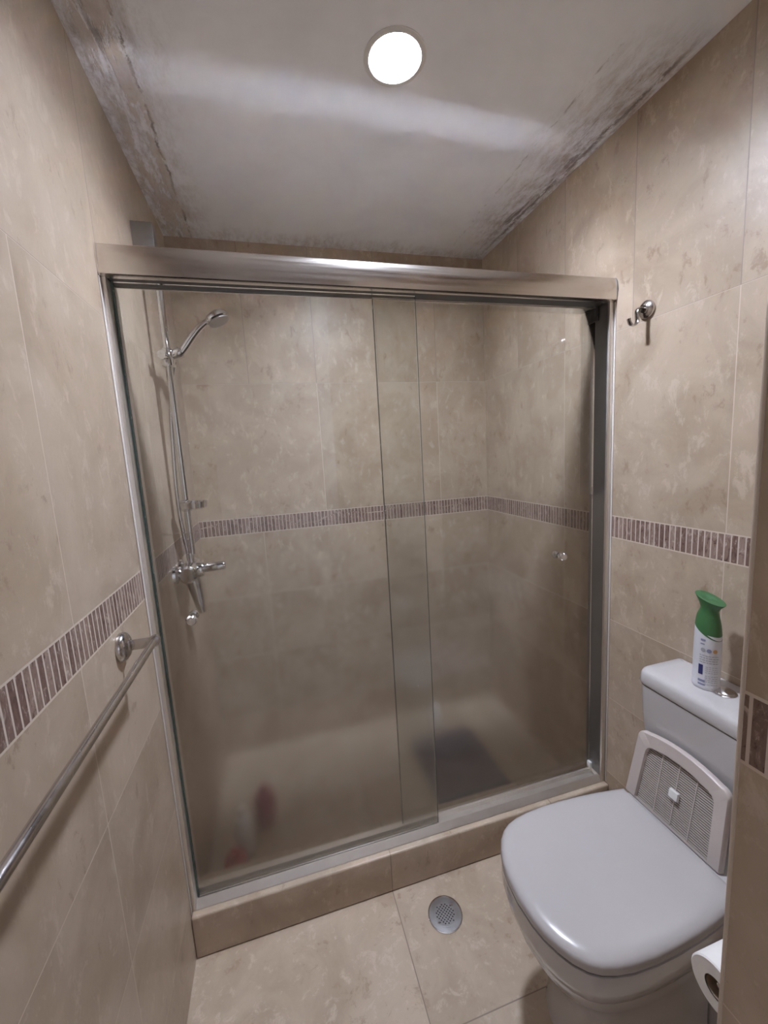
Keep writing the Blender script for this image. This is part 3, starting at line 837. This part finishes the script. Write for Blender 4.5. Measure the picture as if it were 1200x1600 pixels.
def patch_obj(name, mat, items):
    b = new()
    for it in items: label_patch(b, *it)
    bmesh.ops.remove_doubles(b, verts=b.verts, dist=1e-6)
    link_mesh(name, b, mat, cn, smooth=False)
A = 218      # direction facing the camera (degrees, -x -y)
L0, R0_ = A - 52, A + 52   # the label's left and right edge as seen
patch_obj('navy_square', 'blue', [(A - 38, A - 19, 0.040, 0.066)])
for q_ in ((A - 38, A - 8, 0.012, 0.017), (A - 38, A - 8, 0.021, 0.027), (A - 34, A - 14, 0.128, 0.133), (A - 34, A - 17, 0.119, 0.122)):
    patch_obj('blue_line', 'bluetext', [q_])
rows = []
random.seed(3)
for z in (0.090, 0.084, 0.078, 0.072): 
    a = A - 36
    while a < A + 44:
        w_ = random.uniform(6, 15); rows.append((a, min(a + w_, A + 46), z, z + 0.0022)); a += w_ + 2.5
for z in (0.062, 0.057, 0.052, 0.047, 0.038, 0.033, 0.028, 0.023, 0.016): 
    a = A - 10
    while a < A + 44:
        w_ = random.uniform(6, 12); rows.append((a, min(a + w_, A + 46), z, z + 0.0014)); a += w_ + 3
patch_obj('text_lines', 'greytext', rows)
def disc_patch(mat, ac, zc, rz, name):
    b = new(); vs = []
    for k in range(14):
        a = 2 * PI * k / 14
        aa = math.radians(ac + math.cos(a) * rz / 0.0295 * 57.3)
        vs.append(b.verts.new((fx + math.cos(aa) * 0.02965 * 0.92, fy + math.sin(aa) * 0.02965, fz + zc + math.sin(a) * rz)))
    b.faces.new(vs)
    link_mesh(name, b, mat, cn, smooth=False)
disc_patch('greytext', A - 22, 0.105, 0.0052, 'round_icon')
disc_patch('bluetext', A + 2, 0.105, 0.0052, 'round_icon')
disc_patch('orange', A + 27, 0.105, 0.0052, 'round_icon')

# ------------------------------------------------------------------ toilet paper roll on the near wall
rx0, ry_, rz_ = 0.873, -0.806, 0.600
t = thing('toilet_paper_roll', (rx0, ry_, rz_), 'white toilet paper roll beside the toilet, half hidden by the near wall', 'toilet paper')
b = new()
rr = 0.037
lathe(b, (rx0, ry_, rz_), (1, 0, 0), [(0.016, 0.0), (rr - 0.002, 0.0), (rr, 0.002), (rr, 0.098), (rr - 0.002, 0.1), (0.016, 0.1)], 40, False, False)
link_mesh('paper', b, 'paper', t)
link_mesh('cardboard_core', lathe(new(), (rx0 + 0.001, ry_, rz_), (1, 0, 0), [(0.0155, 0), (0.0155, 0.098), (0.0145, 0.098), (0.0145, 0)], 28, False, False), 'card', t)
t = thing('roll_holder', (rx0 + 0.05, PY, rz_), 'steel wall holder carrying the toilet paper roll', 'roll holder')
link_mesh('spindle', tube(new(), [(rx0 + 0.008, ry_, rz_), (rx0 + 0.118, ry_, rz_), (rx0 + 0.120, ry_, rz_)], 0.005, 12), 'steel', t)
link_mesh('arm', tube(new(), [(rx0 + 0.115, ry_, rz_), (rx0 + 0.115, ry_ - 0.03, rz_), (rx0 + 0.115, PY + 0.004, rz_)], 0.005, 12), 'steel', t)
link_mesh('wall_flange', lathe(new(), (rx0 + 0.115, PY + 0.0006, rz_), (0, 1, 0), [(0.024, 0), (0.024, 0.004), (0.016, 0.009), (0.006, 0.010)], 28), 'steel', t)
